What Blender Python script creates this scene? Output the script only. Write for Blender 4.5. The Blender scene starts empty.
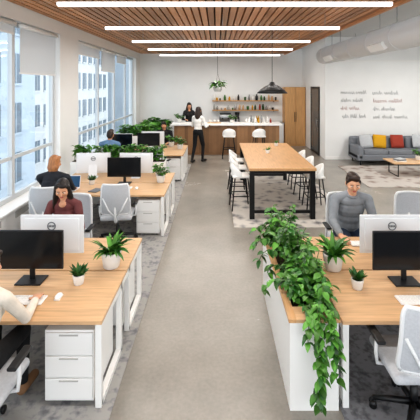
import bpy, bmesh, math, random
import numpy as np
from mathutils import Vector, Matrix
random.seed(7)
V=Vector
sc=bpy.context.scene
# ---------------------------------------------------------------- materials
def lin(h):
    h=h.lstrip('#'); c=[int(h[i:i+2],16)/255 for i in (0,2,4)]
    return tuple((x/12.92 if x<=.04045 else ((x+.055)/1.055)**2.4) for x in c)+(1,)
def mat(name,col,rough=.5,metal=0,var=0.0,scale=6,bump=0,emit=0,island=0,sub=0,stretch=(1,1,1)):
    m=bpy.data.materials.new(name); m.use_nodes=True
    nt=m.node_tree; p=nt.nodes['Principled BSDF']
    c=lin(col); p.inputs['Base Color'].default_value=c
    p.inputs['Roughness'].default_value=rough; p.inputs['Metallic'].default_value=metal
    if emit: 
        p.inputs['Emission Color'].default_value=c; p.inputs['Emission Strength'].default_value=emit
    if var or bump or island:
        tc=nt.nodes.new('ShaderNodeTexCoord'); mp=nt.nodes.new('ShaderNodeMapping')
        mp.inputs['Scale'].default_value=stretch
        nz=nt.nodes.new('ShaderNodeTexNoise'); nz.inputs['Scale'].default_value=scale; nz.inputs['Detail'].default_value=5
        nt.links.new(tc.outputs['Object'],mp.inputs[0]); nt.links.new(mp.outputs[0],nz.inputs['Vector'])
        rp=nt.nodes.new('ShaderNodeValToRGB')
        v=max(var,island)
        rp.color_ramp.elements[0].position=.3; rp.color_ramp.elements[1].position=.7
        rp.color_ramp.elements[0].color=tuple(x*(1-v) for x in c[:3])+(1,)
        rp.color_ramp.elements[1].color=tuple(min(1,x*(1+v)) for x in c[:3])+(1,)
        if island:
            g=nt.nodes.new('ShaderNodeNewGeometry')
            ad=nt.nodes.new('ShaderNodeMix'); ad.data_type='FLOAT'; ad.inputs[0].default_value=.65
            nt.links.new(nz.outputs[0],ad.inputs[2]); nt.links.new(g.outputs['Random Per Island'],ad.inputs[3])
            nt.links.new(ad.outputs[0],rp.inputs[0]); rp.color_ramp.elements[0].position=.15; rp.color_ramp.elements[1].position=.85
        else: nt.links.new(nz.outputs[0],rp.inputs[0])
        nt.links.new(rp.outputs[0],p.inputs['Base Color'])
        if bump:
            b=nt.nodes.new('ShaderNodeBump'); b.inputs['Strength'].default_value=bump; b.inputs['Distance'].default_value=.01
            nt.links.new(nz.outputs[0],b.inputs['Height']); nt.links.new(b.outputs[0],p.inputs['Normal'])
    return m
M={}
M['wall']=mat('wall_paint','#ecedec',.7,var=.02,scale=2)
M['white']=mat('white_lacquer','#efefed',.38)
M['frame']=mat('window_frame_white','#c9ced1',.4)
M['wood']=mat('oak_top','#d2ad85',.34,var=.15,scale=5,stretch=(.6,9,9))
M['wood2']=mat('oak_table','#c99e70',.34,var=.16,scale=5,stretch=(9,.6,9))
M['slat']=mat('ceiling_cedar','#bd8a61',.5,var=.2,scale=4,island=.3,stretch=(6,.4,6))
M['slatgap']=mat('ceiling_gap','#4f3624',.8)
M['isl']=mat('island_walnut','#94704f',.5,island=.4,scale=4)
M['panel']=mat('pale_wood_panel','#cda06c',.5,var=.12,scale=4,stretch=(9,9,.6))
M['black']=mat('black_metal','#141517',.45,metal=.2)
M['screen']=mat('screen_black','#0b0e12',.15)
M['plastic']=mat('black_plastic','#17181a',.4)
M['alu']=mat('silver_case','#e4e7ea',.3)
M['dk']=mat('logo_grey','#6d7379',.4)
M['chair']=mat('chair_fabric','#bdc0c4',.85,var=.06,scale=60,bump=.2)
M['chairf']=mat('chair_frame','#dfe1e2',.45)
M['chrome']=mat('chrome','#b0b3b6',.25,metal=.9)
M['leaf']=mat('leaf_green','#548a35',.38,island=.6,scale=3)
M['leafd']=mat('leaf_dark','#35662c',.38,island=.5,scale=3)
M['stem']=mat('stem','#4f6b33',.6)
M['soil']=mat('soil','#3b2c20',.95,var=.3,scale=40,bump=.5)
M['pot']=mat('white_pot','#e6e4e0',.45)
M['potg']=mat('grey_pot','#b9b8b4',.7)
M['sofa']=mat('sofa_fabric','#7b7f85',.9,var=.08,scale=50,bump=.2)
M['yel']=mat('yellow_cushion','#cf9d1f',.85,var=.08,scale=40)
M['red']=mat('red_cushion','#9c3f30',.85,var=.08,scale=40)
M['lgt']=mat('pale_cushion','#b9bcbf',.85,var=.08,scale=40)
M['duct']=mat('duct_white','#d9dada',.45,metal=.1)
M['steel']=mat('steel','#a7a9aa',.3,metal=.8)
M['lamp']=mat('lamp_diffuser','#ffffff',.5,emit=1.6)
M['ceilw']=mat('ceiling_white','#cfd0d0',.8)
M['mark1']=mat('lettering_grey','#a8abae',.8)
M['mark2']=mat('lettering_pink','#c79a97',.8)
M['paper']=mat('paper','#f0efec',.7)
M['bf1']=mat('facade_pale','#a5b0ba',.8,var=.08,scale=.6)
M['bf2']=mat('facade_stone','#bcbfc0',.8,var=.06,scale=.6)
M['bw']=mat('facade_glass','#4b5c6a',.3)
M['street']=mat('street','#8b8e90',.9,var=.1,scale=.5)
M['door']=mat('door_glass_dark','#59636a',.15)
def shade_mat():
    m=bpy.data.materials.new('roller_fabric'); m.use_nodes=True; nt=m.node_tree; nt.nodes.clear()
    o=nt.nodes.new('ShaderNodeOutputMaterial'); d=nt.nodes.new('ShaderNodeBsdfDiffuse'); d.inputs[0].default_value=(.85,.85,.84,1)
    t=nt.nodes.new('ShaderNodeBsdfTranslucent'); t.inputs[0].default_value=(.8,.82,.83,1); mx=nt.nodes.new('ShaderNodeMixShader'); mx.inputs[0].default_value=.45
    nt.links.new(d.outputs[0],mx.inputs[1]); nt.links.new(t.outputs[0],mx.inputs[2]); nt.links.new(mx.outputs[0],o.inputs[0]); return m
M['shade']=shade_mat()
def floor_mat():
    m=bpy.data.materials.new('polished_concrete'); m.use_nodes=True; nt=m.node_tree; p=nt.nodes['Principled BSDF']
    tc=nt.nodes.new('ShaderNodeTexCoord'); n1=nt.nodes.new('ShaderNodeTexNoise'); n1.inputs['Scale'].default_value=.7; n1.inputs['Detail'].default_value=8; n1.inputs['Roughness'].default_value=.62
    n2=nt.nodes.new('ShaderNodeTexNoise'); n2.inputs['Scale'].default_value=30; n2.inputs['Detail'].default_value=6
    mx=nt.nodes.new('ShaderNodeMix'); mx.data_type='FLOAT'; mx.inputs[0].default_value=.25
    rp=nt.nodes.new('ShaderNodeValToRGB'); rp.color_ramp.elements[0].position=.32; rp.color_ramp.elements[1].position=.68
    rp.color_ramp.elements[0].color=lin('#807c75'); rp.color_ramp.elements[1].color=lin('#a09b92')
    nt.links.new(tc.outputs['Object'],n1.inputs['Vector']); nt.links.new(tc.outputs['Object'],n2.inputs['Vector'])
    nt.links.new(n1.outputs[0],mx.inputs[2]); nt.links.new(n2.outputs[0],mx.inputs[3]); nt.links.new(mx.outputs[0],rp.inputs[0]); nt.links.new(rp.outputs[0],p.inputs['Base Color'])
    mr=nt.nodes.new('ShaderNodeMapRange'); mr.inputs[3].default_value=.16; mr.inputs[4].default_value=.34
    nt.links.new(mx.outputs[0],mr.inputs[0]); nt.links.new(mr.outputs[0],p.inputs['Roughness'])
    p.inputs['IOR'].default_value=1.5
    return m
M['floor']=floor_mat()
def rug_mat(name,a,b,c,sc_=3.2,ns=7,mixf=.5,p0=.3,p1=.62):
    m=bpy.data.materials.new(name); m.use_nodes=True; nt=m.node_tree; p=nt.nodes['Principled BSDF']; p.inputs['Roughness'].default_value=.95
    tc=nt.nodes.new('ShaderNodeTexCoord'); vo=nt.nodes.new('ShaderNodeTexVoronoi'); vo.inputs['Scale'].default_value=sc_; vo.distance='MANHATTAN'
    n=nt.nodes.new('ShaderNodeTexNoise'); n.inputs['Scale'].default_value=ns; n.inputs['Detail'].default_value=6
    mx=nt.nodes.new('ShaderNodeMix'); mx.data_type='FLOAT'; mx.inputs[0].default_value=mixf
    rp=nt.nodes.new('ShaderNodeValToRGB'); e=rp.color_ramp.elements; e[0].position=p0; e[0].color=lin(a); e[1].position=p1; e[1].color=lin(b); x=e.new((p0+p1)/2); x.color=lin(c)
    nt.links.new(tc.outputs['Object'],vo.inputs['Vector']); nt.links.new(tc.outputs['Object'],n.inputs['Vector'])
    nt.links.new(vo.outputs[0],mx.inputs[2]); nt.links.new(n.outputs[0],mx.inputs[3]); nt.links.new(mx.outputs[0],rp.inputs[0]); nt.links.new(rp.outputs[0],p.inputs['Base Color'])
    return m
M['rug']=rug_mat('patterned_rug','#6f6e6f','#c6c1ba','#a19e9b',4)
M['rug2']=rug_mat('lounge_rug','#7b716c','#bbb5af','#9c8f88')
M['carp']=rug_mat('light_carpet','#77787b','#a3a29f','#8f8f90',9,22,.7,.36,.6)
M['carpet']=rug_mat('speckled_carpet','#595a5e','#85868a','#6f7074',9,24,.75,.36,.6)
def glass():
    m=bpy.data.materials.new('window_glass'); m.use_nodes=True; nt=m.node_tree; nt.nodes.clear()
    o=nt.nodes.new('ShaderNodeOutputMaterial'); t=nt.nodes.new('ShaderNodeBsdfTransparent'); t.inputs[0].default_value=(.93,.96,.98,1)
    g=nt.nodes.new('ShaderNodeBsdfGlossy'); g.inputs['Roughness'].default_value=.03; mx=nt.nodes.new('ShaderNodeMixShader'); mx.inputs[0].default_value=.06
    nt.links.new(t.outputs[0],mx.inputs[1]); nt.links.new(g.outputs[0],mx.inputs[2]); nt.links.new(mx.outputs[0],o.inputs[0]); return m
M['glass']=glass()
# ---------------------------------------------------------------- builder
class B:
    def __init__(s): s.v=[];s.f=[];s.m=[];s.s=[];s.ms=[]
    def mi(s,k):
        if k not in s.ms: s.ms.append(k)
        return s.ms.index(k)
    def add(s,vs,fs,k,sm=False):
        o=len(s.v); s.v+= [tuple(x) for x in vs]; i=s.mi(k)
        for f in fs: s.f.append([a+o for a in f]); s.m.append(i); s.s.append(sm)
    def box(s,c,d,k,rot=None,bev=0,seg=2,sm=None):
        bm=bmesh.new(); bmesh.ops.create_cube(bm,size=1); bmesh.ops.scale(bm,vec=d,verts=bm.verts)
        if bev: bmesh.ops.bevel(bm,geom=bm.edges[:],offset=bev,segments=seg,affect='EDGES',profile=.5)
        if rot is not None: bmesh.ops.transform(bm,matrix=rot.to_4x4(),verts=bm.verts)
        bm.verts.index_update()
        s.add([v.co+V(c) for v in bm.verts],[[v.index for v in f.verts] for f in bm.faces],k,(bev>0.012) if sm is None else sm); bm.free()
    def bx(s,x0,x1,y0,y1,z0,z1,k,bev=0): s.box(((x0+x1)/2,(y0+y1)/2,(z0+z1)/2),(abs(x1-x0),abs(y1-y0),abs(z1-z0)),k,bev=bev)
    def tube(s,pts,r,k,n=8,cap=True):
        pts=[V(p) for p in pts]; rs=r if isinstance(r,(list,tuple)) else [r]*len(pts)
        vs=[];fs=[]; up=None
        for i,p in enumerate(pts):
            t=(pts[min(i+1,len(pts)-1)]-pts[max(i-1,0)]).normalized()
            if up is None: up=t.orthogonal().normalized()
            up=(up-t*up.dot(t)); up= up.normalized() if up.length>1e-6 else t.orthogonal().normalized()
            w=t.cross(up)
            for j in range(n):
                a=2*math.pi*j/n; vs.append(p+(up*math.cos(a)+w*math.sin(a))*rs[i])
        for i in range(len(pts)-1):
            for j in range(n): fs.append([i*n+j,i*n+(j+1)%n,(i+1)*n+(j+1)%n,(i+1)*n+j])
        if cap: fs.append(list(range(n))[::-1]); fs.append([(len(pts)-1)*n+j for j in range(n)])
        s.add(vs,fs,k,True)
    def lathe(s,prof,c,k,n=24,mtx=None):
        vs=[];fs=[]
        for r,z in prof:
            for j in range(n):
                a=2*math.pi*j/n; p=V((r*math.cos(a),r*math.sin(a),z))
                if mtx: p=mtx@p
                vs.append(p+V(c))
        for i in range(len(prof)-1):
            for j in range(n): fs.append([i*n+j,i*n+(j+1)%n,(i+1)*n+(j+1)%n,(i+1)*n+j])
        s.add(vs,fs,k,True)
    def ell(s,c,r,k,R=None,n=14):
        vs=[];fs=[];m=n//2
        for i in range(m+1):
            th=math.pi*i/m
            for j in range(n):
                a=2*math.pi*j/n; p=V((r[0]*math.sin(th)*math.cos(a),r[1]*math.sin(th)*math.sin(a),r[2]*math.cos(th)))
                if R: p=R@p
                vs.append(p+V(c))
        for i in range(m):
            for j in range(n): fs.append([i*n+j,(i+1)*n+j,(i+1)*n+(j+1)%n,i*n+(j+1)%n])
        s.add(vs,fs,k,True)
    def leaf(s,p,d,L,W,k,droop=.6,prof=((0,.05),(.2,.9),(.45,1),(.75,.6),(1,0.02))):
        p=V(p); d=V(d).normalized(); sd=d.cross(V((0,0,1)))
        if sd.length<.1: sd=V((random.uniform(-1,1),random.uniform(-1,1),0))
        sd.normalize(); vs=[];fs=[];pt=0
        tw=random.uniform(-.5,.5)
        for t,w in prof:
            p=p+d*L*(t-pt); d=(d+V((0,0,-droop*(t-pt)))).normalized(); pt=t
            n=sd.cross(d); s2=(sd*math.cos(tw)+n*math.sin(tw)); n2=s2.cross(d)
            vs+= [p-s2*W*w/2+n2*W*w*.14,p,p+s2*W*w/2+n2*W*w*.14]
        for i in range(len(prof)-1):
            a=i*3; fs+=[[a,a+1,a+4,a+3],[a+1,a+2,a+5,a+4]]
        s.add(vs,fs,k,True)
    def build(s,name,loc=(0,0,0),rz=0,scale=1):
        me=bpy.data.meshes.new(name); me.from_pydata(s.v,[],s.f); 
        for k in s.ms: me.materials.append(M[k])
        me.polygons.foreach_set('material_index',s.m); me.polygons.foreach_set('use_smooth',s.s); me.update()
        o=bpy.data.objects.new(name,me); sc.collection.objects.link(o); o.location=loc; o.rotation_euler[2]=rz; o.scale=(scale,)*3
        s.me=me; return o
def inst(b,name,loc,rz=0,scale=1):
    o=bpy.data.objects.new(name,b.me); sc.collection.objects.link(o); o.location=loc; o.rotation_euler[2]=rz; o.scale=(scale,)*3; return o
def RX(a): return Matrix.Rotation(a,3,'X')
def RY(a): return Matrix.Rotation(a,3,'Y')
def RZ(a): return Matrix.Rotation(a,3,'Z')
PI=math.pi
def one(name,fn,loc=(0,0,0),rz=0):
    b=B(); fn(b); return b.build(name,loc,rz)
WX=-3.3; BY=16.2; CH=3.85; SX=3.66; WY=12.8; RXW=8.0; Y0=-1.5
# ---------------------------------------------------------------- shell
one('floor',lambda b:b.bx(WX-.3,RXW+.1,Y0,BY+.2,-.15,0,'floor'))
one('carpet',lambda b:b.bx(WX,-.82,Y0+.5,12.0,0.0,.008,'carp'))
one('carpet',lambda b:b.bx(.97,4.6,Y0+.5,5.6,0.0,.008,'carpet'))
one('area_rug',lambda b:b.bx(.3,2.55,6.7,10.9,0.0,.012,'rug'))
one('area_rug',lambda b:b.bx(3.75,7.6,9.3,11.75,0.0,.012,'rug2'))
def f(b):
    b.bx(WX-.3,WX,Y0,BY,0,.57,'wall'); b.bx(WX-.3,WX,Y0,BY,3.6,4.1,'wall')
    b.bx(WX-.3,WX,7.95,9.0,.57,3.6,'wall'); b.bx(WX-.3,WX,15.4,BY,.57,3.6,'wall'); b.bx(WX-.3,WX,Y0,-.5,.57,3.6,'wall')
one('wall_left',f)
def f(b):
    b.bx(WX-.28,WX+.16,Y0,BY-.01,.57,.61,'white',.008)
    b.bx(WX+.005,WX+.1,Y0,BY-.01,.012,.569,'white')
    y=Y0+.3
    while y<BY-.6:
        b.bx(WX+.1,WX+.104,y,y+.8,.42,.52,'potg'); y+=1.2
one('trim_window_sill',f)
def win(y0,y1,mull):
    def f(b):
        xs=(WX-.2,WX-.12)
        b.bx(*xs,y0,y1,.61,.69,'frame'); b.bx(*xs,y0,y1,3.52,3.6,'frame')
        for y in [y0+.04]+mull+[y1-.04]: b.bx(*xs,y-.045,y+.045,.69,3.52,'frame')
        ys=[y0+.04]+mull+[y1-.04]
        for a,c in zip(ys[:-1],ys[1:]):
            b.bx(WX-.185,WX-.135,a+.045,c-.045,1.28,1.34,'frame')
            b.bx(WX-.165,WX-.16,a+.045,c-.045,.69,1.28,'glass'); b.bx(WX-.165,WX-.16,a+.045,c-.045,1.34,3.52,'glass')
    return f
one('window_1',win(-.5,7.95,[1.3,3.1,4.75,6.35]))
one('window_2',win(9.0,15.4,[10.9,12.6,14.1]))
def shade(y0,y1,z):
    def f(b):
        b.tube([(WX-.06,y0,3.55),(WX-.06,y1,3.55)],.04,'white',12)
        b.bx(WX-.075,WX-.07,y0+.02,y1-.02,z,3.55,'shade'); b.bx(WX-.085,WX-.06,y0+.02,y1-.02,z-.03,z,'white')
    one('roller_shade',f)
shade(6.45,7.9,2.75); shade(4.85,6.28,3.4); shade(9.1,10.85,3.3); shade(11,12.5,2.95); shade(12.7,14,3.3)
one('wall_back',lambda b:b.bx(WX-.3,SX+.2,BY,BY+.2,0,4.2,'wall'))
one('wall_kitchen_side',lambda b:b.bx(SX,SX+.15,WY,BY,0,4.2,'wall'))
one('wall_lounge',lambda b:b.bx(SX+.15,RXW,WY,WY+.15,0,4.2,'wall'))
one('wall_right',lambda b:b.bx(RXW,RXW+.15,Y0,WY+.15,0,4.2,'wall'))
one('baseboard_lounge',lambda b:b.bx(SX+.02,RXW,WY-.015,WY,0.0,.1,'white'))
one('baseboard_back',lambda b:b.bx(WX+.12,SX,BY-.015,BY,0.0,.1,'white'))
one('trim_lounge',lambda b:b.bx(SX+.15,RXW,WY-.06,WY,3.3,3.36,'white'))
def f(b):
    b.bx(WX,2.9,Y0,BY,3.93,4.0,'slatgap')
    x=WX+.03
    while x<2.86:
        b.bx(x,x+.105,Y0,BY,3.85,3.93,'slat'); x+=.135
    b.bx(2.86,2.92,Y0,BY,3.8,4.0,'slat')
one('ceiling',f)
one('ceiling_lounge',lambda b:b.bx(2.92,RXW+.1,Y0,BY,4.15,4.25,'ceilw'))
def f(b):
    b.bx(-2.07,2.27,-.03,.03,3.565,3.61,'white'); b.bx(-2.06,2.26,-.027,.027,3.557,3.565,'lamp'); b.bx(-2.06,2.26,-.033,-.0305,3.568,3.607,'lamp')
    for x in(-1.8,.1,2.0): b.tube([(x,0,3.61),(x,0,3.85)],.005,'steel',6)
LB=B(); f(LB); LB.build('added_side_fixture',(0,2.6,0))
ys=[2.6,4.9,7.0,9.2,11.3,13.6]
for y in ys[1:]: inst(LB,'added_side_fixture',(0,y,0))
def area(n,loc,sx,sy,p,col=(1,.965,.92)):
    l=bpy.data.lights.new(n,'AREA'); l.shape='RECTANGLE'; l.size=sx; l.size_y=sy; l.energy=p; l.color=col
    o=bpy.data.objects.new(n,l); sc.collection.objects.link(o); o.location=loc; return o
for y in ys: area('added_side_lamp',(.1,y,3.55),4.2,.06,54 if y<12 else 72)
def f(b):
    b.bx(-.03,.03,-1.5,1.5,3.565,3.61,'white'); b.bx(-.027,.027,-1.49,1.49,3.557,3.565,'lamp')
    for y in(-1.2,1.2): b.tube([(0,y,3.61),(0,y,4.15)],.005,'steel',6)
L2=B(); f(L2)
for i,(x,y) in enumerate([(6.2,5.5),(6.2,9.5)]):  # unseen fixtures and lamps, added to light the right side of the room
    (L2.build if i==0 else (lambda n,l:inst(L2,n,l)))('added_side_fixture',(x,y,0))
    area('added_side_lamp',(x,y,3.55),.06,2.9,85)
# duct
def f(b):
    b.tube([(3.62,2,3.5),(3.62,12.79,3.5)],.27,'duct',24)
    y=2.6
    while y<12.6:
        b.tube([(3.62,y-.02,3.5),(3.62,y+.02,3.5)],.285,'duct',24); y+=1.2
    for y in(4,8,11.5):
        b.box((3.62-.24,y,3.33),(.08,.7,.16),'white',rot=RY(-.6)); 
        for yy in(y-.4,y+.4): b.tube([(3.62,yy,3.77),(3.62,yy,4.15)],.008,'steel',6)
    b.tube([(4.4,2,3.8),(4.4,12.79,3.8)],.06,'steel',12)
    for y in(4,8,12): b.tube([(4.4,y,3.85),(4.4,y,4.15)],.008,'steel',6)
one('ventilation_duct',f)
def f(b):
    x=SX-.04; xe=SX-.002
    b.bx(x,xe,13.45,13.53,0.0,2.45,'black'); b.bx(x,xe,14.55,14.63,0,2.45,'black'); b.bx(x,xe,13.53,14.55,2.37,2.45,'black'); b.bx(x,xe,13.53,14.55,0,.08,'black')
    b.bx(x+.01,xe,13.53,14.55,.08,2.37,'door'); b.tube([(x-.03,13.65,.9),(x-.03,13.65,1.3)],.012,'steel'); b.bx(x-.03,x+.01,13.64,13.66,.95,.97,'steel');b.bx(x-.03,x+.01,13.64,13.66,1.23,1.25,'steel')
one('door_1',f)
# lettering
def f(b):
    for r in range(4):
        for (xa,xb) in ((4.15,5.0),(5.2,6.4)) :
            z=2.25-r*.27-(0 if xa<5 else .02); x=xa+random.uniform(0,.12); k='mark2' if (r==1 and xa>5) or (r==2 and xa<5) else 'mark1'
            xe=xb-random.uniform(0,.35)
            while x<xe:
                wl=random.randint(2,4)
                for L in range(wl*2):
                    h=random.choice((.05,.05,.1)); a=[(x,WY-.006,z+random.uniform(-.05,0)),(x+.015,WY-.006,z+h),(x+.035,WY-.006,z+random.uniform(-.02,.03)),(x+.05,WY-.006,z-.04)]
                    b.tube(a,.005,k,5); x+=.058
                x+=.06
one('wall_lettering',f)
# outside
def bld(x,y0,y1,z1,mw,sx,sz):
    def f(b):
        b.bx(x-8,x,y0,y1,-8,z1,mw)
        z=-7
        while z<z1-2:
            y=y0+.8
            while y<y1-sx:
                b.bx(x-.05,x+.03,y,y+sx*.62,z,z+sz*.6,'bw'); b.bx(x,x+.12,y-.1,y+sx*.62+.1,z-.15,z,mw)
                b.bx(x+.03,x+.06,y+sx*.3,y+sx*.33,z,z+sz*.6,mw)
                y+=sx
            z+=sz
        b.bx(x-8.1,x+.25,y0-.2,y1+.2,z1,z1+.5,mw)
    one('office_building',f)
bld(-13,6,27,8.5,'bf1',2.4,3.2); bld(-15,30,52,16,'bf2',1.9,3.0); bld(-12,56,85,11,'bf1',2.6,3.3)
one('street_ground',lambda b:b.bx(-60,-4,-20,100,-8.2,-8,'street'))
# ---------------------------------------------------------------- furniture
DH=.70
def desk(x0,x1,y0,y1,name='double_desk'):
    def f(b):
        ym=(y0+y1)/2
        b.bx(x0,x1,y0,ym-.012,DH-.032,DH,'wood',.004); b.bx(x0,x1,ym+.012,y1,DH-.032,DH,'wood',.004)
        for x in (x0+.03,x1-.03):
            for y in (y0+.035,ym-.16,ym+.16,y1-.035): b.box((x,y,(DH-.032)/2+.005),(.05,.05,DH-.043),'white',bev=.004)
            b.bx(x-.025,x+.025,y0+.06,y1-.06,DH-.09,DH-.034,'white')
            b.bx(x-.025,x+.025,y0+.03,ym-.14,.009,.05,'white'); b.bx(x-.025,x+.025,ym+.14,y1-.03,.009,.05,'white')
        b.bx(x0+.05,x1-.05,ym-.3,ym-.26,DH-.08,DH-.034,'white'); b.bx(x0+.05,x1-.05,ym+.26,ym+.3,DH-.08,DH-.034,'white')
        b.bx(x0+.3,x1-.6,ym-.08,ym+.08,DH-.16,DH-.12,'white')
    return one(name,f)
def pedestal(x,y,d=.55,w=.39,rz=0):
    def f(b):
        b.bx(-w/2,w/2,-d/2,d/2,.04,.6,'white',.006)
        for i,(z0,z1) in enumerate(((.06,.225),(.235,.4),(.41,.585))):
            b.bx(-w/2+.008,w/2-.008,-d/2-.014,-d/2,z0,z1,'white',.004); b.bx(-w/2+.12,w/2-.12,-d/2-.02,-d/2-.013,z1-.022,z1-.012,'potg')
        for sx in(-1,1):
            for sy in(-1,1): b.tube([(sx*(w/2-.05),sy*(d/2-.06),.009),(sx*(w/2-.05),sy*(d/2-.06),.045)],.02,'plastic',10)
    one('drawer_pedestal',f,(x,y,0),rz)
desk(-2.95,-.9,2.95,4.55); desk(-2.95,-.88,6.3,7.9); desk(-2.95,-.88,9.85,11.45); desk(.98,3.3,2.95,4.58)
pedestal(-1.17,3.27); pedestal(-1.16,6.62); pedestal(-1.15,10.17); pedestal(-1.17,4.2,rz=PI); pedestal(-1.16,7.56,rz=PI)
# planter bench
PX0,PX1,PY0,PY1,PH=.57,.95,2.95,4.68,.72
def f(b):
    t=.02
    b.bx(PX0,PX1,PY0,PY0+t,.0,PH-.03,'white'); b.bx(PX0,PX1,PY1-t,PY1,0,PH-.03,'white'); b.bx(PX0,PX0+t,PY0+t,PY1-t,0,PH-.03,'white'); b.bx(PX1-t,PX1,PY0+t,PY1-t,0,PH-.03,'white')
    b.bx(PX0-.012,PX0+.05,PY0-.012,PY1+.012,PH-.03,PH,'wood2',.003); b.bx(PX1-.05,PX1+.012,PY0-.012,PY1+.012,PH-.03,PH,'wood2',.003)
    b.bx(PX0+.05,PX1-.05,PY0-.012,PY0+.16,PH-.03,PH,'wood',.003); b.bx(PX0+.05,PX1-.05,PY1-.05,PY1+.012,PH-.03,PH,'wood',.003)
    b.bx(PX0+t,PX1-t,PY0+t,PY1-t,PH-.12,PH-.05,'soil')
    for i in range(130):
        x=random.uniform(PX0+.08,PX1-.06); y=random.uniform(PY0+.25,PY1-.05); 
        a=random.uniform(0,2*PI); h=random.uniform(.1,.46)*(1 if y>3.4 else .55); r=random.uniform(.03,.16)
        top=V((x+math.cos(a)*r,y+math.sin(a)*r,PH-.06+h)); mid=V((x+math.cos(a)*r*.3,y+math.sin(a)*r*.3,PH-.06+h*.6)); b.tube([(x,y,PH-.07),mid,top],.0035,'stem',5)
        for j in range(9):
            t=random.uniform(.3,1); q=(V((x,y,PH-.07)).lerp(mid,t*2) if t<.5 else mid.lerp(top,t*2-1)); aa=random.uniform(0,2*PI)
            b.leaf(q,(math.cos(aa),math.sin(aa),random.uniform(-.2,.7)),random.uniform(.07,.125),random.uniform(.035,.062),'leaf' if random.random()<.6 else 'leafd',random.uniform(.5,1.6))
    def vine(p0,out,L,n,k2=2):
        p=V(p0); pts=[p.copy()]; d=V(out).normalized()
        for i in range(n):
            d=(d+V((random.uniform(-.14,.14),random.uniform(-.05,.05),-.45))).normalized() if i>1 else d
            p=p+d*L/n; pts.append(p.copy())
            for k in range(k2):
                a=random.uniform(0,2*PI); b.leaf(p,(math.cos(a)*.8+out[0]*.4,-abs(math.sin(a))*.4+out[1]*.4,random.uniform(-.7,.2)),random.uniform(.06,.1),random.uniform(.038,.06),'leaf' if random.random()<.7 else 'leafd',1.2)
        b.tube(pts,.0035,'stem',5)
    vine((.79,3.1,PH+.03),(0.0,-.9,.5),.84,17,2); vine((.83,3.1,PH+.05),(.05,-.9,.5),.66,14,2); vine((.72,3.1,PH+.02),(-.02,-.9,.4),.36,8); vine((.87,3.1,PH+.04),(.02,-.9,.5),.46,10,3); vine((.77,3.1,PH+.05),(.02,-1,.3),.74,15,2)
    for y in (3.3,3.6,3.9,4.2,4.4,4.6): vine((.66,y,PH+.05),(-.6,0,.6),random.uniform(.2,.34),7)
    for y in (3.2,3.35,3.5,3.7): vine((.85,y,PH+.05),(.1,-.3,.8),.3,7)
    for i in range(110):
        a=random.uniform(0,2*PI); b.leaf((random.uniform(.66,.92),random.uniform(3.04,3.6),PH+random.uniform(-.02,.14)),(math.cos(a),math.sin(a),.4),random.uniform(.07,.11),random.uniform(.04,.065),'leaf' if i%3 else 'leafd',1.4)
one('pothos_planter_box',f)
# task chair (faces +y)
def f(b):
    for i in range(5):
        a=2*PI*i/5+PI/2; d=V((math.cos(a),math.sin(a),0))
        b.tube([d*.03+V((0,0,.12)),d*.16+V((0,0,.105)),d*.29+V((0,0,.085))],[.026,.022,.016],'plastic',8)
        q=d*.29; s=V((-d.y,d.x,0))
        for w in(-.018,.018): b.tube([q+s*(w-.008)+V((0,0,.037)),q+s*(w+.008)+V((0,0,.037))],.029,'plastic',12)
        b.tube([q+V((0,0,.04)),q+V((0,0,.09))],.01,'plastic',8)
    b.tube([(0,0,.1),(0,0,.26)],.028,'plastic',14); b.tube([(0,0,.26),(0,0,.39)],.018,'chrome',12)
    b.box((0,0,.395),(.2,.24,.04),'plastic',bev=.01)
    b.box((0,.02,.44),(.49,.48,.07),'chair',bev=.032,seg=4)
    b.tube([(0,-.08,.4),(0,-.22,.4),(0,-.27,.48),(0,-.265,.7)],[.025,.025,.022,.015],'chairf',10)
    nu,nv=14,14; vs=[]; fs=[]
    def pt(u,v,o):
        z=.52+v*.47; hw=.225*(1-.10*v)*( 1-max(0,abs(v-.5)*2-.7)**2*1.3); x=u*hw
        y=-.235+.05*u*u*1.0-.05*v*v+.03*math.sin(v*PI)*-1
        return V((x,y-o,z))
    for o in(0,.022):
        for i in range(nu+1):
            for j in range(nv+1): vs.append(pt(-1+2*i/nu,j/nv,o))
    N=(nu+1)*(nv+1)
    for i in range(nu):
        for j in range(nv):
            a=i*(nv+1)+j; fs.append([a,a+nv+1,a+nv+2,a+1]); fs.append([N+a,N+a+1,N+a+nv+2,N+a+nv+1])
    b.add(vs,fs,'chair',True)
    rim=[pt(-1+2*i/nu,0,.011) for i in range(nu+1)]+[pt(1,j/nv,.011) for j in range(1,nv+1)]+[pt(1-2*i/nu,1,.011) for i in range(1,nu+1)]+[pt(-1,1-j/nv,.011) for j in range(1,nv+1)]
    b.tube(rim,.017,'chairf',8)
    for s in(-1,1):
        b.tube([(s*.02,-.268,.5),(s*.1,-.285,.6),(s*.19,-.262,.78)],.012,'chairf',8)
        b.tube([(s*.2,0,.41),(s*.28,0,.42),(s*.29,0,.5),(s*.285,0,.62)],.014,'chairf',8)
        b.box((s*.285,.02,.63),(.065,.24,.026),'plastic',bev=.011,seg=3)
CH_=B(); f(CH_); CH_.build('task_chair',(1.5,2.88,.008))
for l,r in (((-1.66,2.62,.008),0),((-1.6,6.1,.008),.1),((-1.97,5.05,.008),PI),((1.77,5.12,.008),PI),((-2.6,5.92,.008),0),((-1.5,9.55,.008),-.15),((-2.7,9.38,.008),0),((-1.7,12.3,.001),PI),((2.75,5.15,.008),PI)):
    inst(CH_,'task_chair',l,r)
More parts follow.
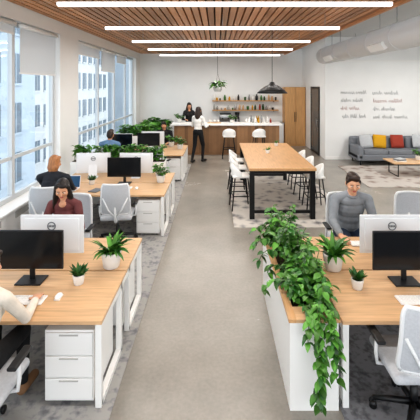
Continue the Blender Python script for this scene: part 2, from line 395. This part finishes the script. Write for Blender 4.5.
# monitors
def monitor(b,case,scr,w=.62,h=.36,z0=.13):
    b.box((0,0,z0+h/2),(w,.022,h),case,bev=.006); b.box((0,-.0115,z0+h/2),(w-.02,.003,h-.02),scr)
    b.box((0,.022,z0+h/2),(w*.55,.03,h*.55),case,bev=.012)
    b.box((0,.045,.01+ (z0+h/2)/2),(.05,.016,z0+h/2),case,bev=.004)
    b.box((0,.03,.008),(.24,.18,.014),case,bev=.005)
    b.box((0,.042,z0+h*.5),(.08,.03,.08),case)
MB=B(); monitor(MB,'plastic','screen')
MB.build('computer_monitor',(-1.74,3.52,DH))
for l in ((1.75,3.5),(-1.72,7.0),(-1.9,10.5)): inst(MB,'computer_monitor',(l[0],l[1],DH))
def f(b):
    w,h,z0=.66,.40,.085
    b.box((0,0,z0+h/2),(w,.018,h),'alu',bev=.007); 
    b.box((0,.012,z0+h/2),(w*.86,.018,h*.84),'alu',bev=.0085,seg=4,sm=True)
    b.box((0,-.0095,z0+h/2),(w-.02,.003,h-.02),'screen')
    b.box((0,.05,.13),(.17,.008,.25),'alu',rot=RX(.22),bev=.003); b.box((0,.01,.005),(.17,.2,.008),'alu',bev=.003)
    zz=z0+h*.72
    ring=[(.04*math.cos(a),.023,zz+.04*math.sin(a)) for a in [2*PI*i/20 for i in range(21)]]
    b.tube(ring,.005,'dk',6); 
    for i in range(4): b.box((-.024+i*.016,.023,zz),(.01,.004,.02),'dk')
IM=B(); f(IM); IM.build('desktop_computer',(-1.72,3.95,DH),PI)
for l,r in (((1.82,3.95),PI),((-1.6,7.5),PI),((-1.85,10.9),PI),((-2.65,10.4),0),((-2.45,7.5),PI+.1),((-2.6,3.95),PI),((2.7,3.95),PI)): inst(IM,'desktop_computer',(l[0],l[1],DH),r)
def f(b):
    b.box((0,0,.009),(.42,.13,.012),'white',bev=.004)
    for r in range(4):
        for c in range(14): b.box((-.193+c*.0297,-.045+r*.03,.0175),(.025,.025,.005),'paper')
KB=B(); f(KB); KB.build('keyboard',(-1.68,3.22,DH))
for l in ((1.75,3.22,0),(-1.72,6.7,0),(-1.9,4.36,PI),(1.75,4.36,PI),(-1.9,10.15,0)): inst(KB,'keyboard',(l[0],l[1],DH),l[2])
def f(b): b.ell((0,0,.014),(.03,.052,.02),'white'); b.box((0,0,.004),(.05,.09,.008),'white',bev=.003)
MS=B(); f(MS); MS.build('computer_mouse',(-1.37,3.27,DH))
for l in ((2.1,3.25),(-1.42,6.68),(2.12,4.3),(-1.6,4.28)): inst(MS,'computer_mouse',(l[0],l[1],DH))
M['scrblue']=mat('laptop_screen','#31506e',.2,emit=.3)
def lap(b):
    b.box((0,0,.009),(.32,.22,.014),'alu',bev=.004); b.box((0,0,.0175),(.27,.1,.003),'plastic')
    b.box((0,.135,.11),(.32,.008,.21),'alu',rot=RX(-.25),bev=.003); b.box((0,.129,.109),(.3,.003,.19),'scrblue',rot=RX(-.25))
one('laptop',lap,(-2.6,6.62,DH)); one('laptop',lap,(2.6,3.3,DH))
# ---------------------------------------------------------------- pots
def potted(kind,r,h,L,n,potk='pot',seed=0):
    random.seed(seed); b=B()
    b.lathe([(0,0),(r*.72,0),(r*.8,.01),(r,h*.9),(r,h),(r*.88,h),(r*.86,h*.85),(0,h*.85)],(0,0,0),potk)
    b.lathe([(0,h*.87),(r*.87,h*.87)],(0,0,0),'soil')
    for i in range(n):
        a=random.uniform(0,2*PI); rr=random.uniform(0,r*.5); el=random.uniform(.5,2.5)
        p=(rr*math.cos(a),rr*math.sin(a),h*.86); d=(math.cos(a),math.sin(a),el)
        if kind=='blade': b.leaf(p,d,L*random.uniform(.6,1),L*.18,'leaf' if i%3 else 'leafd',random.uniform(.6,1.9),((0,.6),(.15,.9),(.35,1),(.6,.8),(.8,.5),(1,.02)))
        elif kind=='bush':
            q=V(p)+V(d).normalized()*L*random.uniform(.3,.8); b.tube([p,q],.0025,'stem',5)
            for k in range(4):
                a2=random.uniform(0,2*PI); b.leaf(q,(math.cos(a2),math.sin(a2),random.uniform(-.1,.9)),L*.32,L*.17,'leaf' if i%3 else 'leafd',1)
        else: b.leaf(p,d,L*random.uniform(.6,1),L*.3,'leafd',.3)
    return b
P1=potted('blade',.1,.16,.26,46,seed=1); P1.build('potted_spider_plant',(-1.07,3.83,DH))
inst(P1,'potted_spider_plant',(1.16,3.78,DH),1)
P2=potted('succ',.055,.09,.12,34,seed=2); P2.build('potted_succulent',(-1.28,3.5,DH)); inst(P2,'potted_succulent',(1.27,3.42,DH),.6); inst(P2,'potted_succulent',(-2.3,6.95,DH)); inst(P2,'potted_succulent',(-1.2,7.65,DH)); 
P3=potted('bush',.085,.14,.26,26,seed=3); P3.build('potted_houseplant',(-1.06,7.12,DH)); inst(P3,'potted_houseplant',(-1.05,10.75,DH)); inst(P3,'potted_houseplant',(-1.35,11.2,DH),1)
P4=potted('bush',.22,.42,1.0,70,'potg',seed=4); P4.build('potted_tree_plant',(-2.4,13.4,0)); inst(P4,'potted_tree_plant',(-2.4,15.0,0),2,1.0)
def hedge(x0,x1,y,h,n,seed,w=.13,top=.24):
    random.seed(seed)
    def f(b):
        b.bx(x0,x1,y-w,y+w,.009,h,'white',.005); b.bx(x0+.02,x1-.02,y-w+.02,y+w-.02,h-.001,h+.004,'soil')
        for i in range(n):
            p=V((random.uniform(x0+.05,x1-.05),y+random.uniform(-w*.8,w*.8),h)); a=random.uniform(0,2*PI); q=p+V((math.cos(a)*.04,math.sin(a)*.04,random.uniform(.05,top)))
            b.tube([p,q],.003,'stem',4)
            for k in range(6):
                a2=random.uniform(0,2*PI); b.leaf(q,(math.cos(a2),math.sin(a2),random.uniform(-.4,.9)),.11,.055,'leafd' if i%4==0 else 'leaf',1)
    one('hedge_planter_box',f)
hedge(-3.1,-1.1,8.12,.9,200,5,top=.32); hedge(-3.1,-2.0,11.75,.95,110,6,top=.3)
# ---------------------------------------------------------------- communal table + stools
def f(b):
    TX0,TX1,TY0,TY1,TH=.6,1.86,7.05,10.1,.975
    b.bx(TX0,TX1,TY0,TY1,TH-.05,TH,'wood2',.006)
    for y in (TY0+.08,TY1-.08):
        for x in (TX0+.06,TX1-.06): b.bx(x-.045,x+.045,y-.045,y+.045,.013,TH-.05,'black')
        b.bx(TX0+.1,TX1-.1,y-.03,y+.03,TH-.11,TH-.05,'black'); b.bx(TX0+.1,TX1-.1,y-.03,y+.03,.12,.17,'black')
    for x in (TX0+.06,TX1-.06): b.bx(x-.03,x+.03,TY0+.1,TY1-.1,TH-.1,TH-.05,'black')
one('communal_high_table',f)
def stool(b,sh=.68,k='white'):
    b.box((0,0,sh),(.38,.36,.045),k,bev=.02,seg=3)
    nu=10; vs=[];fs=[]
    for o in(0,.018):
        for i in range(nu+1):
            a=PI+PI*i/nu; 
            for j in range(3): vs.append(((.19+o)*math.cos(a),(.17+o)*math.sin(a)*1.0,sh+.01+j*(.12)*(.35+.65*math.sin(PI*i/nu))))
    N=(nu+1)*3
    for i in range(nu):
        for j in range(2):
            a=i*3+j; fs.append([a,a+1,a+4,a+3]); fs.append([N+a,N+a+3,N+a+4,N+a+1])
        a=i*3+2; fs.append([a,N+a,N+a+3,a+3])
    b.add(vs,fs,k,True)
    for sx in(-1,1):
        for sy in(-1,1): b.tube([(sx*.13,sy*.13,sh-.02),(sx*.21,sy*.2,.014)],.013,'black',8)
    q=.55; r=[(sx*(.13+.08*q),sy*(.13+.07*q),(sh-.02)*(1-q)+.0) for sx,sy in((-1,-1),(1,-1),(1,1),(-1,1),(-1,-1))]
    b.tube(r,.011,'black',8)
ST=B(); stool(ST); ST.build('bar_stool',(.48,7.75,0),-PI/2+.1)
for l,r in (((.48,8.5),-PI/2),((.48,9.3),-PI/2-.1),((1.98,7.7),PI/2),((1.98,8.5),PI/2+.1),((1.98,9.3),PI/2)): inst(ST,'bar_stool',(l[0],l[1],0),r)
for x,r in ((.42,0),(1.45,.1)): inst(ST,'bar_stool',(x,13.1,-.015),r,1.12)
for k,(x,y) in enumerate(((1.15,8.6),(1.5,9.6))):
    b=potted('blade',.05,.08,.13,16,seed=20+k); b.build('potted_succulent',(x,y,.975))
def f(b):
    b.lathe([(.02,.26),(.05,.25),(.07,.2),(.16,.16),(.26,.09),(.35,0),(.335,0),(.25,.08),(.15,.145),(.05,.18)],(0,0,0),'black',32)
    b.tube([(0,0,.25),(0,0,1.5)],.006,'black',6); b.ell((0,0,.08),(.05,.05,.06),'lamp'); b.tube([(0,0,1.48),(0,0,1.51)],.06,'black',16); b.tube([(0,0,.13),(0,0,.26)],.03,'black',10)
PL=B(); f(PL); PL.build('dome_pendant_lamp',(1.24,8.5,2.34))
# ---------------------------------------------------------------- kitchen
def f(b):
    b.bx(-1.55,2.25,13.65,14.35,.0,1.06,'isl')
    x=-1.55
    while x<2.24:
        b.bx(x+.004,x+.121,13.632,13.652,.06,1.05,'isl'); x+=.1267
    b.bx(-1.65,2.35,13.5,14.42,1.06,1.11,'white',.005); b.bx(-1.5,2.2,13.66,14.34,0,.06,'black')
one('kitchen_island',f)
def f(b):
    b.bx(-.9,2.75,15.6,16.18,.0,.9,'white'); b.bx(-.92,2.77,15.57,16.18,.9,.94,'steel')
    x=-.88
    while x<2.7: b.bx(x,x+.56,15.585,15.6,.08,.86,'white',.004); x+=.6
one('kitchen_counter',f)
one('tall_cabinet',lambda b:(b.bx(2.8,3.64,15.55,16.19,0,2.42,'panel'),b.bx(2.82,3.21,15.53,15.55,.08,2.4,'panel'),b.bx(3.225,3.62,15.53,15.55,.08,2.4,'panel'),b.bx(3.18,3.19,15.5,15.53,1,1.4,'black'),b.bx(3.24,3.25,15.5,15.53,1,1.4,'black')))
cols=['paper','potg','plastic','red','yel','pot','steel','wood','leafd','paper']
def shelf(z,x0,x1,seed):
    random.seed(seed)
    def f(b):
        b.bx(x0,x1,15.92,16.19,z,z+.035,'panel')
        for x in(x0+.2,x1-.2): b.bx(x-.01,x+.01,15.95,16.19,z-.03,z,'black')
        x=x0+.08
        while x<x1-.1:
            r=random.uniform(.035,.06); h=random.uniform(.08,.27); k=random.choice(cols)
            b.lathe([(0,0),(r*.9,0),(r,h*.6),(r*.6,h*.8),(r*.55,h),(0,h)] if h>.16 else [(0,0),(r*.8,0),(r,h),(r*.85,h),(r*.7,.02),(0,.02)],(x,16.05,z+.035),k,12)
            x+=random.uniform(.11,.2)
    one('wall_shelf',f)
shelf(1.42,-.2,2.6,1); shelf(1.82,-.2,2.6,2)
def f(b):
    b.box((0,0,.2),(.5,.36,.28),'steel',bev=.02); b.box((0,0,.03),(.5,.42,.06),'plastic',bev=.008); b.box((0,0,.37),(.46,.3,.05),'plastic',bev=.01)
    for x in(-.12,.12): b.tube([(x,-.18,.18),(x,-.24,.18)],.03,'plastic',10); b.tube([(x,-.22,.17),(x,-.34,.165)],.012,'plastic',8)
    for x in(-.2,.2): b.tube([(x,-.19,.25),(x,-.22,.2),(x,-.22,.09)],.006,'chrome',6)
one('espresso_machine',f,(.35,15.88,.94)); 
def f(b):
    b.lathe([(0,0),(.09,0),(.1,.05),(.09,.2),(.07,.24),(.1,.4),(.1,.42),(0,.43)],(0,0,0),'plastic',16); b.box((0,-.08,.1),(.08,.06,.1),'steel',bev=.01)
one('coffee_grinder',f,(.85,15.9,.94))
random.seed(9)
def bottles(b):
    for i in range(9):
        x=i*.11+random.uniform(-.02,.02); r=random.uniform(.03,.045);h=random.uniform(.12,.3);k=random.choice(cols)
        b.lathe([(0,0),(r,0),(r,h*.6),(r*.4,h*.8),(r*.4,h),(0,h)],(x,random.uniform(-.08,.08),0),k,12)
one('bottle_group',bottles,(1.2,15.88,.94)); one('bottle_group',bottles,(1.1,14.0,1.11)); 
def tray(b):
    b.box((0,0,.012),(.5,.3,.02),'wood',bev=.005)
    for x in(-.15,0,.15): b.lathe([(0,0),(.03,0),(.045,.09),(.038,.09),(.025,.012),(0,.012)],(x,0,.022),'paper',14)
one('serving_tray',tray,(-.1,13.95,1.11))
inst(P3,'potted_houseplant',(-1.42,14.1,1.11),.5,1.0); inst(P3,'potted_houseplant',(.55,13.95,1.11),.9,.9)
random.seed(11)
def f(b):
    b.lathe([(0,0),(.1,.0),(.14,.06),(.15,.15),(.14,.15),(.13,.1),(0,.1)],(0,0,0),'potg'); b.lathe([(0,.13),(.14,.13)],(0,0,0),'soil')
    for a in(0,2.1,4.2): b.tube([(.14*math.cos(a),.14*math.sin(a),.15),(0,0,.6)],.004,'black',5)
    b.tube([(0,0,.6),(0,0,1.55)],.005,'black',5)
    for i in range(60):
        a=random.uniform(0,2*PI); q=V((.1*math.cos(a),.1*math.sin(a),.14+random.uniform(0,.15)))
        b.leaf(q,(math.cos(a),math.sin(a),random.uniform(.1,1.2)),random.uniform(.15,.3),.07,'leaf' if i%2 else 'leafd',random.uniform(1,3))
HP=B(); f(HP); HP.build('hanging_planter',(.02,12.6,2.3))
# ---------------------------------------------------------------- lounge
def f(b):
    x0,x1=4.4,7.1; yb=12.7
    b.box(((x0+x1)/2,yb-.45,.24),(x1-x0,.9,.2),'sofa',bev=.04,seg=3)
    b.box(((x0+x1)/2,yb-.13,.52),(x1-x0,.24,.6),'sofa',bev=.07,seg=4)
    for x in(x0+.1,x1-.1): b.box((x,yb-.45,.38),(.2,.9,.42),'sofa',bev=.06,seg=4)
    w=(x1-x0-.4)/3
    for i in range(3):
        b.box((x0+.2+w*(i+.5),yb-.52,.4),(w-.01,.74,.16),'sofa',bev=.045,seg=4)
        b.box((x0+.2+w*(i+.5),yb-.28,.62),(w-.02,.2,.38),'sofa',rot=RX(-.15),bev=.07,seg=4)
    for x in(x0+.12,x1-.12):
        for y in(yb-.8,yb-.1): b.tube([(x,y,0),(x,y,.16)],.02,'black',8)
one('sofa',f)
def cush(b,k): 
    n=12; vs=[];fs=[]
    for s in(1,-1):
        for i in range(n+1):
            for j in range(n+1):
                u=-1+2*i/n;v=-1+2*j/n; t=.07*((1-u**4)*(1-v**4))**.5
                vs.append((u*.21*(1-.05*v*v),-s*t,v*.21))
    N=(n+1)**2
    for i in range(n):
        for j in range(n):
            a=i*(n+1)+j; fs.append([a,a+n+1,a+n+2,a+1]); fs.append([N+a,N+a+1,N+a+n+2,N+a+n+1])
    b.add(vs,fs,k,True)
for x,k in ((5.25,'yel'),(5.82,'red'),(6.5,'lgt'),(4.82,'lgt')):
    b=B(); cush(b,k); o=b.build('throw_cushion',(x,12.22,.70)); o.rotation_euler=(-.3,random.uniform(-.15,.15),random.uniform(-.2,.2))
def f(b):
    b.box((0,0,.385),(1.3,.7,.035),'wood',bev=.01)
    for sx in(-1,1):
        b.tube([(sx*.5,-.28,.37),(sx*.5,-.28,.026),(sx*.5,.28,.026),(sx*.5,.28,.37)],.014,'black',8)
one('coffee_table',f,(5.45,10.6,.0))
inst(P3,'potted_houseplant',(5.7,10.7,.403),0,.9)
def bk(b):
    for i,(k,w) in enumerate((('paper',.3),('dk',.27),('lgt',.25))): b.box((0,0,.012+i*.025),(w,.2,.022),k,rot=RZ(i*.2),bev=.002)
one('book_stack',bk,(5.1,10.55,.402))
one('notebook',lambda b:b.box((0,0,.008),(.16,.22,.014),'paper',rot=RZ(.2),bev=.002),(2.55,4.2,DH)); one('notebook',lambda b:b.box((0,0,.008),(.16,.22,.014),'dk',rot=RZ(-.3),bev=.002),(-2.1,6.55,DH))
# ---------------------------------------------------------------- people
def ik(S,T,a,b,pole):
    d=T-S; L=min(d.length,(a+b)*.995); dn=d.normalized(); x=(a*a-b*b+L*L)/(2*L); h=math.sqrt(max(a*a-x*x,0))
    p=pole-dn*pole.dot(dn); p.normalize(); return S+dn*x+p*h, S+dn*L
def smat(n,c,r=.8,var=.06,scale=30,bump=0,stretch=(1,1,1)): 
    M[n]=mat(n,c,r,var=var,scale=scale,bump=bump,stretch=stretch); return n
smat('skin_a','#dba888',.5); smat('skin_b','#c9926f',.5)
for n,c in (('hair_black','#1c1512'),('hair_brown','#2f1e15'),('hair_blond','#a8744a')): smat(n,c,.4,.35,25,.5,(5,5,.6))
smat('lips','#b5625a',.5); smat('eye_white','#e8e6e2',.3); smat('iris','#2a1c12',.2)
smat('shoe_dark','#1c1b1c',.5)
for n,c in (('jeans','#2d3a4f'),('trousers_black','#17181b'),('shirt_grey','#868c92'),('top_maroon','#6d3f40'),('top_cream','#ded5c8'),('sweater_dark','#22252c'),('top_white','#e9e7e3'),('shirt_black','#1b1b1e'),('shirt_blue','#6d8db0')): smat(n,c,.85,.14,9,1.0)
smat('shoe_tan','#8d6b4d')
def person(name,loc,rz,J,c,hair,voxel=.008,scale=1,pitch=.2,yaw=0,female=False):
    prims=[]
    def cap(a,b_,ra,rb,m): prims.append(('c',V(a),V(b_),ra,rb,m))
    def el(ce,r,m,R=None): prims.append(('e',V(ce),V(r),R or Matrix.Identity(3),m))
    pel,chest,neck=J['pel'],J['chest'],J['neck']
    sw=.16 if female else .2
    ax=(neck-pel).normalized(); R=Matrix.Rotation(math.atan2(-ax.y,ax.z),3,'X') 
    k=.88 if female else 1.03
    el(pel,(.165,.125,.115),c['leg'],R)
    el(pel.lerp(chest,.3),(.15*k,.115*k,.13),c['top'],R); el(pel.lerp(chest,.62),(.15*k,.112*k,.13),c['top'],R)
    el(chest,(.168*k,.12*k,.14),c['top'],R); el(chest.lerp(neck,.5),(.155*k,.098*k,.09),c['top'],R)
    if female:
        for s in(-1,1): el(chest+R@V((s*.065,-.085,-.0)),(.058,.05,.055),c['top'],R)
        el(neck+R@V((0,-.055,-.05)),(.045,.03,.05),c['skin'],R)
    else:
        for i in range(10):
            a0,a1=2*PI*i/10,2*PI*(i+1)/10
            cap(neck+R@V((.06*math.cos(a0),.06*math.sin(a0)-.012,-.008+.012*math.sin(a0))),neck+R@V((.06*math.cos(a1),.06*math.sin(a1)-.012,-.008+.012*math.sin(a1))),.013,.013,c['top'])
    for s,t in((-1,'R'),(1,'L')):
        sh=neck+R@V((s*sw,.0,-.08)); cap(neck+R@V((s*.04,.01,-.02)),sh,.048,.058*k,c['top'])
        e,w=ik(sh,J['h'+t],.28,.25,V(J.get('pole'+t,(s*.5,.35,-1))))
        cap(sh,e,.059*k,.047*k,c['top']); 
        cut=e.lerp(w,.9)
        cap(e,cut,.048*k,.036*k,c['top']); cap(cut,w,.03*k,.026*k,c['skin'])
        d=J.get('hd'+t); d=V(d).normalized() if d else (w-e).normalized()
        n=V(J.get('hn'+t,(0,0,-1))); n=(n-d*n.dot(d)).normalized(); sd=d.cross(n).normalized()
        inner = sd if sd.x*s<0 else -sd
        Rm=Matrix((inner,d,n)).transposed()
        el(w+d*.045,(.038,.052,.016),c['skin'],Rm)
        for i,(Lf) in enumerate((.068,.078,.072,.056)):
            off=(1.5-i)*.0205; b0=w+d*.082+inner*off; dd=(d+inner*off*3+n*.15).normalized(); b1=b0+dd*Lf*.5; dd2=(dd+n*.55).normalized(); b2=b1+dd2*Lf*.5
            cap(b0-d*.02,b1,.0092,.0085,c['skin']); cap(b1,b2,.0085,.007,c['skin'])
        t0=w+d*.025+inner*.028; t1=t0+(d*.6+inner*.8+n*.2).normalized()*.036; t2=t1+(d*.95+inner*.25+n*.2).normalized()*.03
        cap(t0,t1,.012,.0105,c['skin']); cap(t1,t2,.0105,.008,c['skin'])
        hip=pel+V((s*.09,0,-.03)); kn,an=J['k'+t],J['a'+t]
        cap(hip,kn,.088*k+.004,.062,c['leg']); cap(kn,an+V((0,0,.02)),.058,.038,c['leg'])
        toe=V(J.get('toe'+t,(an+V((s*.02,-.16,-.045))))); cap(an+V((0,.02,-.035)),toe,.042,.034,c['shoe']); cap(an,an+V((0,.0,-.03)),.038,.042,c['shoe'])
    hc=J['head']; H=RZ(yaw)@RX(pitch)
    cap(neck-ax*.03,hc-V((0,-.02,.05)),.052*k,.048*k,c['skin'])
    def hp(x,y,z): return hc+H@V((x,y,z))
    el(hc,(.074,.094,.11),c['skin'],H); el(hp(0,-.025,-.062),(.05,.056,.052),c['skin'],H); el(hp(0,-.062,-.09),(.025,.022,.02),c['skin'],H)
    cap(hp(0,-.09,.01),hp(0,-.108,-.022),.008,.012,c['skin'])
    for s in(-1,1): el(hp(s*.077,.008,-.008),(.012,.02,.03),c['skin'],H); el(hp(s*.043,-.06,-.02),(.025,.025,.022),c['skin'],H)
    hm=c['hair']
    el(hp(0,.02,.034),(.083,.096,.098),hm,H); el(hp(0,.045,-.01),(.078,.068,.088),hm,H); el(hp(.015,-.052,.083),(.05,.034,.026),hm,H); el(hp(-.03,-.04,.088),(.04,.03,.024),hm,H)
    if hair=='short':
        el(hp(.01,-.045,.1),(.058,.045,.032),hm,H); el(hp(-.02,.0,.115),(.06,.06,.03),hm,H)
        for s in(-1,1): cap(hp(s*.074,-.02,.04),hp(s*.076,-.012,-.0),.014,.008,hm)
    if hair=='long':
        for s in(-1,1):
            cap(hp(s*.066,-.02,.045),hp(s*.084,-.01,-.1),.026,.034,hm); cap(hp(s*.084,-.01,-.1),hp(s*.1,-.03,-.24),.036,.026,hm)
            cap(hp(s*.09,-.01,-.2),hp(s*.085,-.055,-.3),.03,.014,hm)
        el(hp(0,.06,-.12),(.1,.05,.15),hm,H)
    if hair=='bob': el(hp(0,.04,-.06),(.09,.068,.08),hm,H)
    b=B()
    for p in prims:
        if p[0]=='e': b.ell(p[1],p[2],'skin_a',p[3],16)
        else:
            _,a,e,ra,rb,_m=p; d=(e-a); L=d.length
            if L<1e-4: b.ell(a,(ra,)*3,'skin_a'); continue
            dn=d/L; pts=[];rs=[]
            for i in range(5): th=PI/2*(1-i/4.0); pts.append(a-dn*ra*math.sin(th)); rs.append(max(ra*math.cos(th),ra*.02))
            for i in range(5): th=PI/2*i/4; pts.append(e+dn*rb*math.sin(th)); rs.append(max(rb*math.cos(th),rb*.02))
            b.tube(pts,rs,'skin_a',14)
    tmp=b.build('tmp'); 
    md=tmp.modifiers.new('r','REMESH'); md.mode='VOXEL'; md.voxel_size=voxel; md.use_smooth_shade=True
    sm=tmp.modifiers.new('s','SMOOTH'); sm.factor=.5; sm.iterations=3
    dg=bpy.context.evaluated_depsgraph_get(); ev=tmp.evaluated_get(dg); me=bpy.data.meshes.new_from_object(ev)
    bpy.data.objects.remove(tmp)
    nv=len(me.vertices); co=np.empty(nv*3); me.vertices.foreach_get('co',co); co=co.reshape(-1,3)
    nf=len(me.polygons); ce=np.empty(nf*3); me.polygons.foreach_get('center',ce); ce=ce.reshape(-1,3)
    best=np.full(nf,1e9); mi=np.zeros(nf,int); mk=[]
    for p in prims:
        m=p[-1]
        if m not in mk: mk.append(m)
        if p[0]=='e':
            Rn=np.array(p[3]); q=(ce-np.array(p[1]))@Rn; r=np.array(p[2]); k0=np.linalg.norm(q/r,axis=1); k1=np.linalg.norm(q/(r*r),axis=1)+1e-9; dd=k0*(k0-1)/k1
        else:
            a=np.array(p[1]);e=np.array(p[2]); ab=e-a; t=np.clip(((ce-a)@ab)/max(ab@ab,1e-9),0,1); dd=np.linalg.norm(ce-a-t[:,None]*ab,axis=1)-(p[3]+(p[4]-p[3])*t)
        w=dd<best; best[w]=dd[w]; mi[w]=mk.index(m)
    b=B(); b.v=[tuple(x) for x in co]; b.f=[list(p.vertices) for p in me.polygons]; b.ms=list(mk); b.m=[int(x) for x in mi]; b.s=[True]*nf
    for s in(-1,1):
        b.ell(hp(s*.031,-.082,.004),(.014,.008,.006),'eye_white',H,10); b.ell(hp(s*.031,-.088,.003),(.0065,.004,.006),'iris',H,8)
        b.tube([hp(s*.015,-.093,.022),hp(s*.032,-.091,.027),hp(s*.05,-.078,.021)],.0035,hm,6)
    b.ell(hp(0,-.086,-.056),(.023,.009,.0045),'lips',H,10); b.ell(hp(0,-.084,-.063),(.018,.009,.005),'lips',H,10)
    bpy.data.meshes.remove(me)
    return b.build(name,loc,rz,scale)
def seated(name,loc,rz,c,hair,hR,hL,lean=.1,pitch=.35,yaw=0,voxel=.008,scale=1,female=False,top=0,**kw):
    J=dict(pel=V((0,0,.565)),chest=V((0,-lean*.6,.86+top)),neck=V((0,-lean,1.05+top)),head=V((0,-lean-.045,1.18+top)),
      hR=V(hR),hL=V(hL),kR=V((-.12,-.42,.52)),kL=V((.12,-.42,.52)),aR=V((-.13,-.40,.1)),aL=V((.13,-.46,.1)),**kw)
    for t in 'RL': J['hd'+t]=(.25 if t=='R' else -.25,-1,-.12)
    return person(name,loc,rz,J,c,hair,voxel,scale,pitch,yaw,female)
C=lambda skin,hair,top,leg,shoe:dict(skin=skin,hair=hair,top=top,leg=leg,shoe=shoe)
seated('seated_woman',(-1.96,4.98,0),0,C('skin_a','hair_black','top_maroon','jeans','shoe_dark'),'long',(-.15,-.46,.715),(.17,-.44,.715),.13,.4,.2,.007,1.05,True,top=-.02)
seated('seated_man',(1.75,5.05,0),0,C('skin_a','hair_brown','shirt_grey','jeans','shoe_dark'),'short',(-.26,-.52,.7),(.14,-.48,.7),.13,.3,-.12,.006,1.08,top=0)
seated('seated_office_worker',(-1.72,2.7,0),PI,C('skin_a','hair_brown','top_cream','trousers_black','shoe_tan'),'bob',(-.2,-.47,.745),(.12,-.46,.745),.1,.3,0,.006,1,True)
seated('seated_office_worker',(-2.62,5.98,0),PI,C('skin_b','hair_blond','sweater_dark','trousers_black','shoe_dark'),'bob',(-.15,-.5,.72),(.15,-.5,.72),.08,.15,-.2,.009,1.05,top=.03)
seated('seated_office_worker',(-2.7,9.45,0),PI,C('skin_b','hair_brown','shirt_blue','jeans','shoe_dark'),'short',(-.12,-.48,.72),(.12,-.48,.72),.06,.3,0,.011,1.05,top=.02)
seated('seated_office_worker',(-1.7,12.25,0),0,C('skin_b','hair_black','shirt_black','jeans','shoe_dark'),'short',(-.15,-.35,.68),(.15,-.35,.68),.08,.2,0,.011,1.03)
def standing(name,loc,rz,c,hair,hR,hL,pitch=.1,yaw=0,female=True,stride=.0,scale=1,**kw):
    J=dict(pel=V((0,0,.93)),chest=V((0,-.01,1.24)),neck=V((0,0,1.43)),head=V((0,-.02,1.565)),hR=V(hR),hL=V(hL),
       kR=V((-.1,-.03-stride,.5)),kL=V((.1,-.03+stride*.6,.5)),aR=V((-.1,.0-stride,.085)),aL=V((.1,.02+stride*1.6,.085)),**kw)
    return person(name,loc,rz,J,c,hair,.01,scale,pitch,yaw,female)
standing('standing_woman',(-.62,12.35,0),PI-.5,C('skin_b','hair_brown','top_white','trousers_black','shoe_dark'),'long',(-.2,-.28,1.1),(.15,-.3,1.12),yaw=.3,stride=.1,scale=1.07)
standing('standing_woman',(-1.1,14.85,0),.3,C('skin_b','hair_black','shirt_black','trousers_black','shoe_dark'),'long',(-.2,-.32,1.1),(.16,-.3,1.14),pitch=.3,scale=1.08)
# ---------------------------------------------------------------- world, sun, camera
w=bpy.data.worlds.new('World'); sc.world=w; w.use_nodes=True; bg=w.node_tree.nodes['Background']; bg.inputs[0].default_value=(.92,.96,1,1); bg.inputs[1].default_value=2.15
s=bpy.data.lights.new('sun','SUN'); s.energy=.8; s.angle=.05; so=bpy.data.objects.new('sun',s); sc.collection.objects.link(so); so.rotation_euler=(0,math.radians(50),0); so.location=(5,5,20)
cam=bpy.data.cameras.new('camera'); cam.sensor_width=36; cam.lens=32.4; cam.shift_x=-7/420; cam.shift_y=-126/420; cam.clip_end=300
co=bpy.data.objects.new('camera',cam); sc.collection.objects.link(co); co.location=(0,0,2.55); co.rotation_euler=(PI/2,0,0); sc.camera=co
sc.view_settings.view_transform='Standard'
sc.view_settings.exposure=0.0
try: sc.view_settings.look='Medium High Contrast'
except Exception as e: print('look',e)
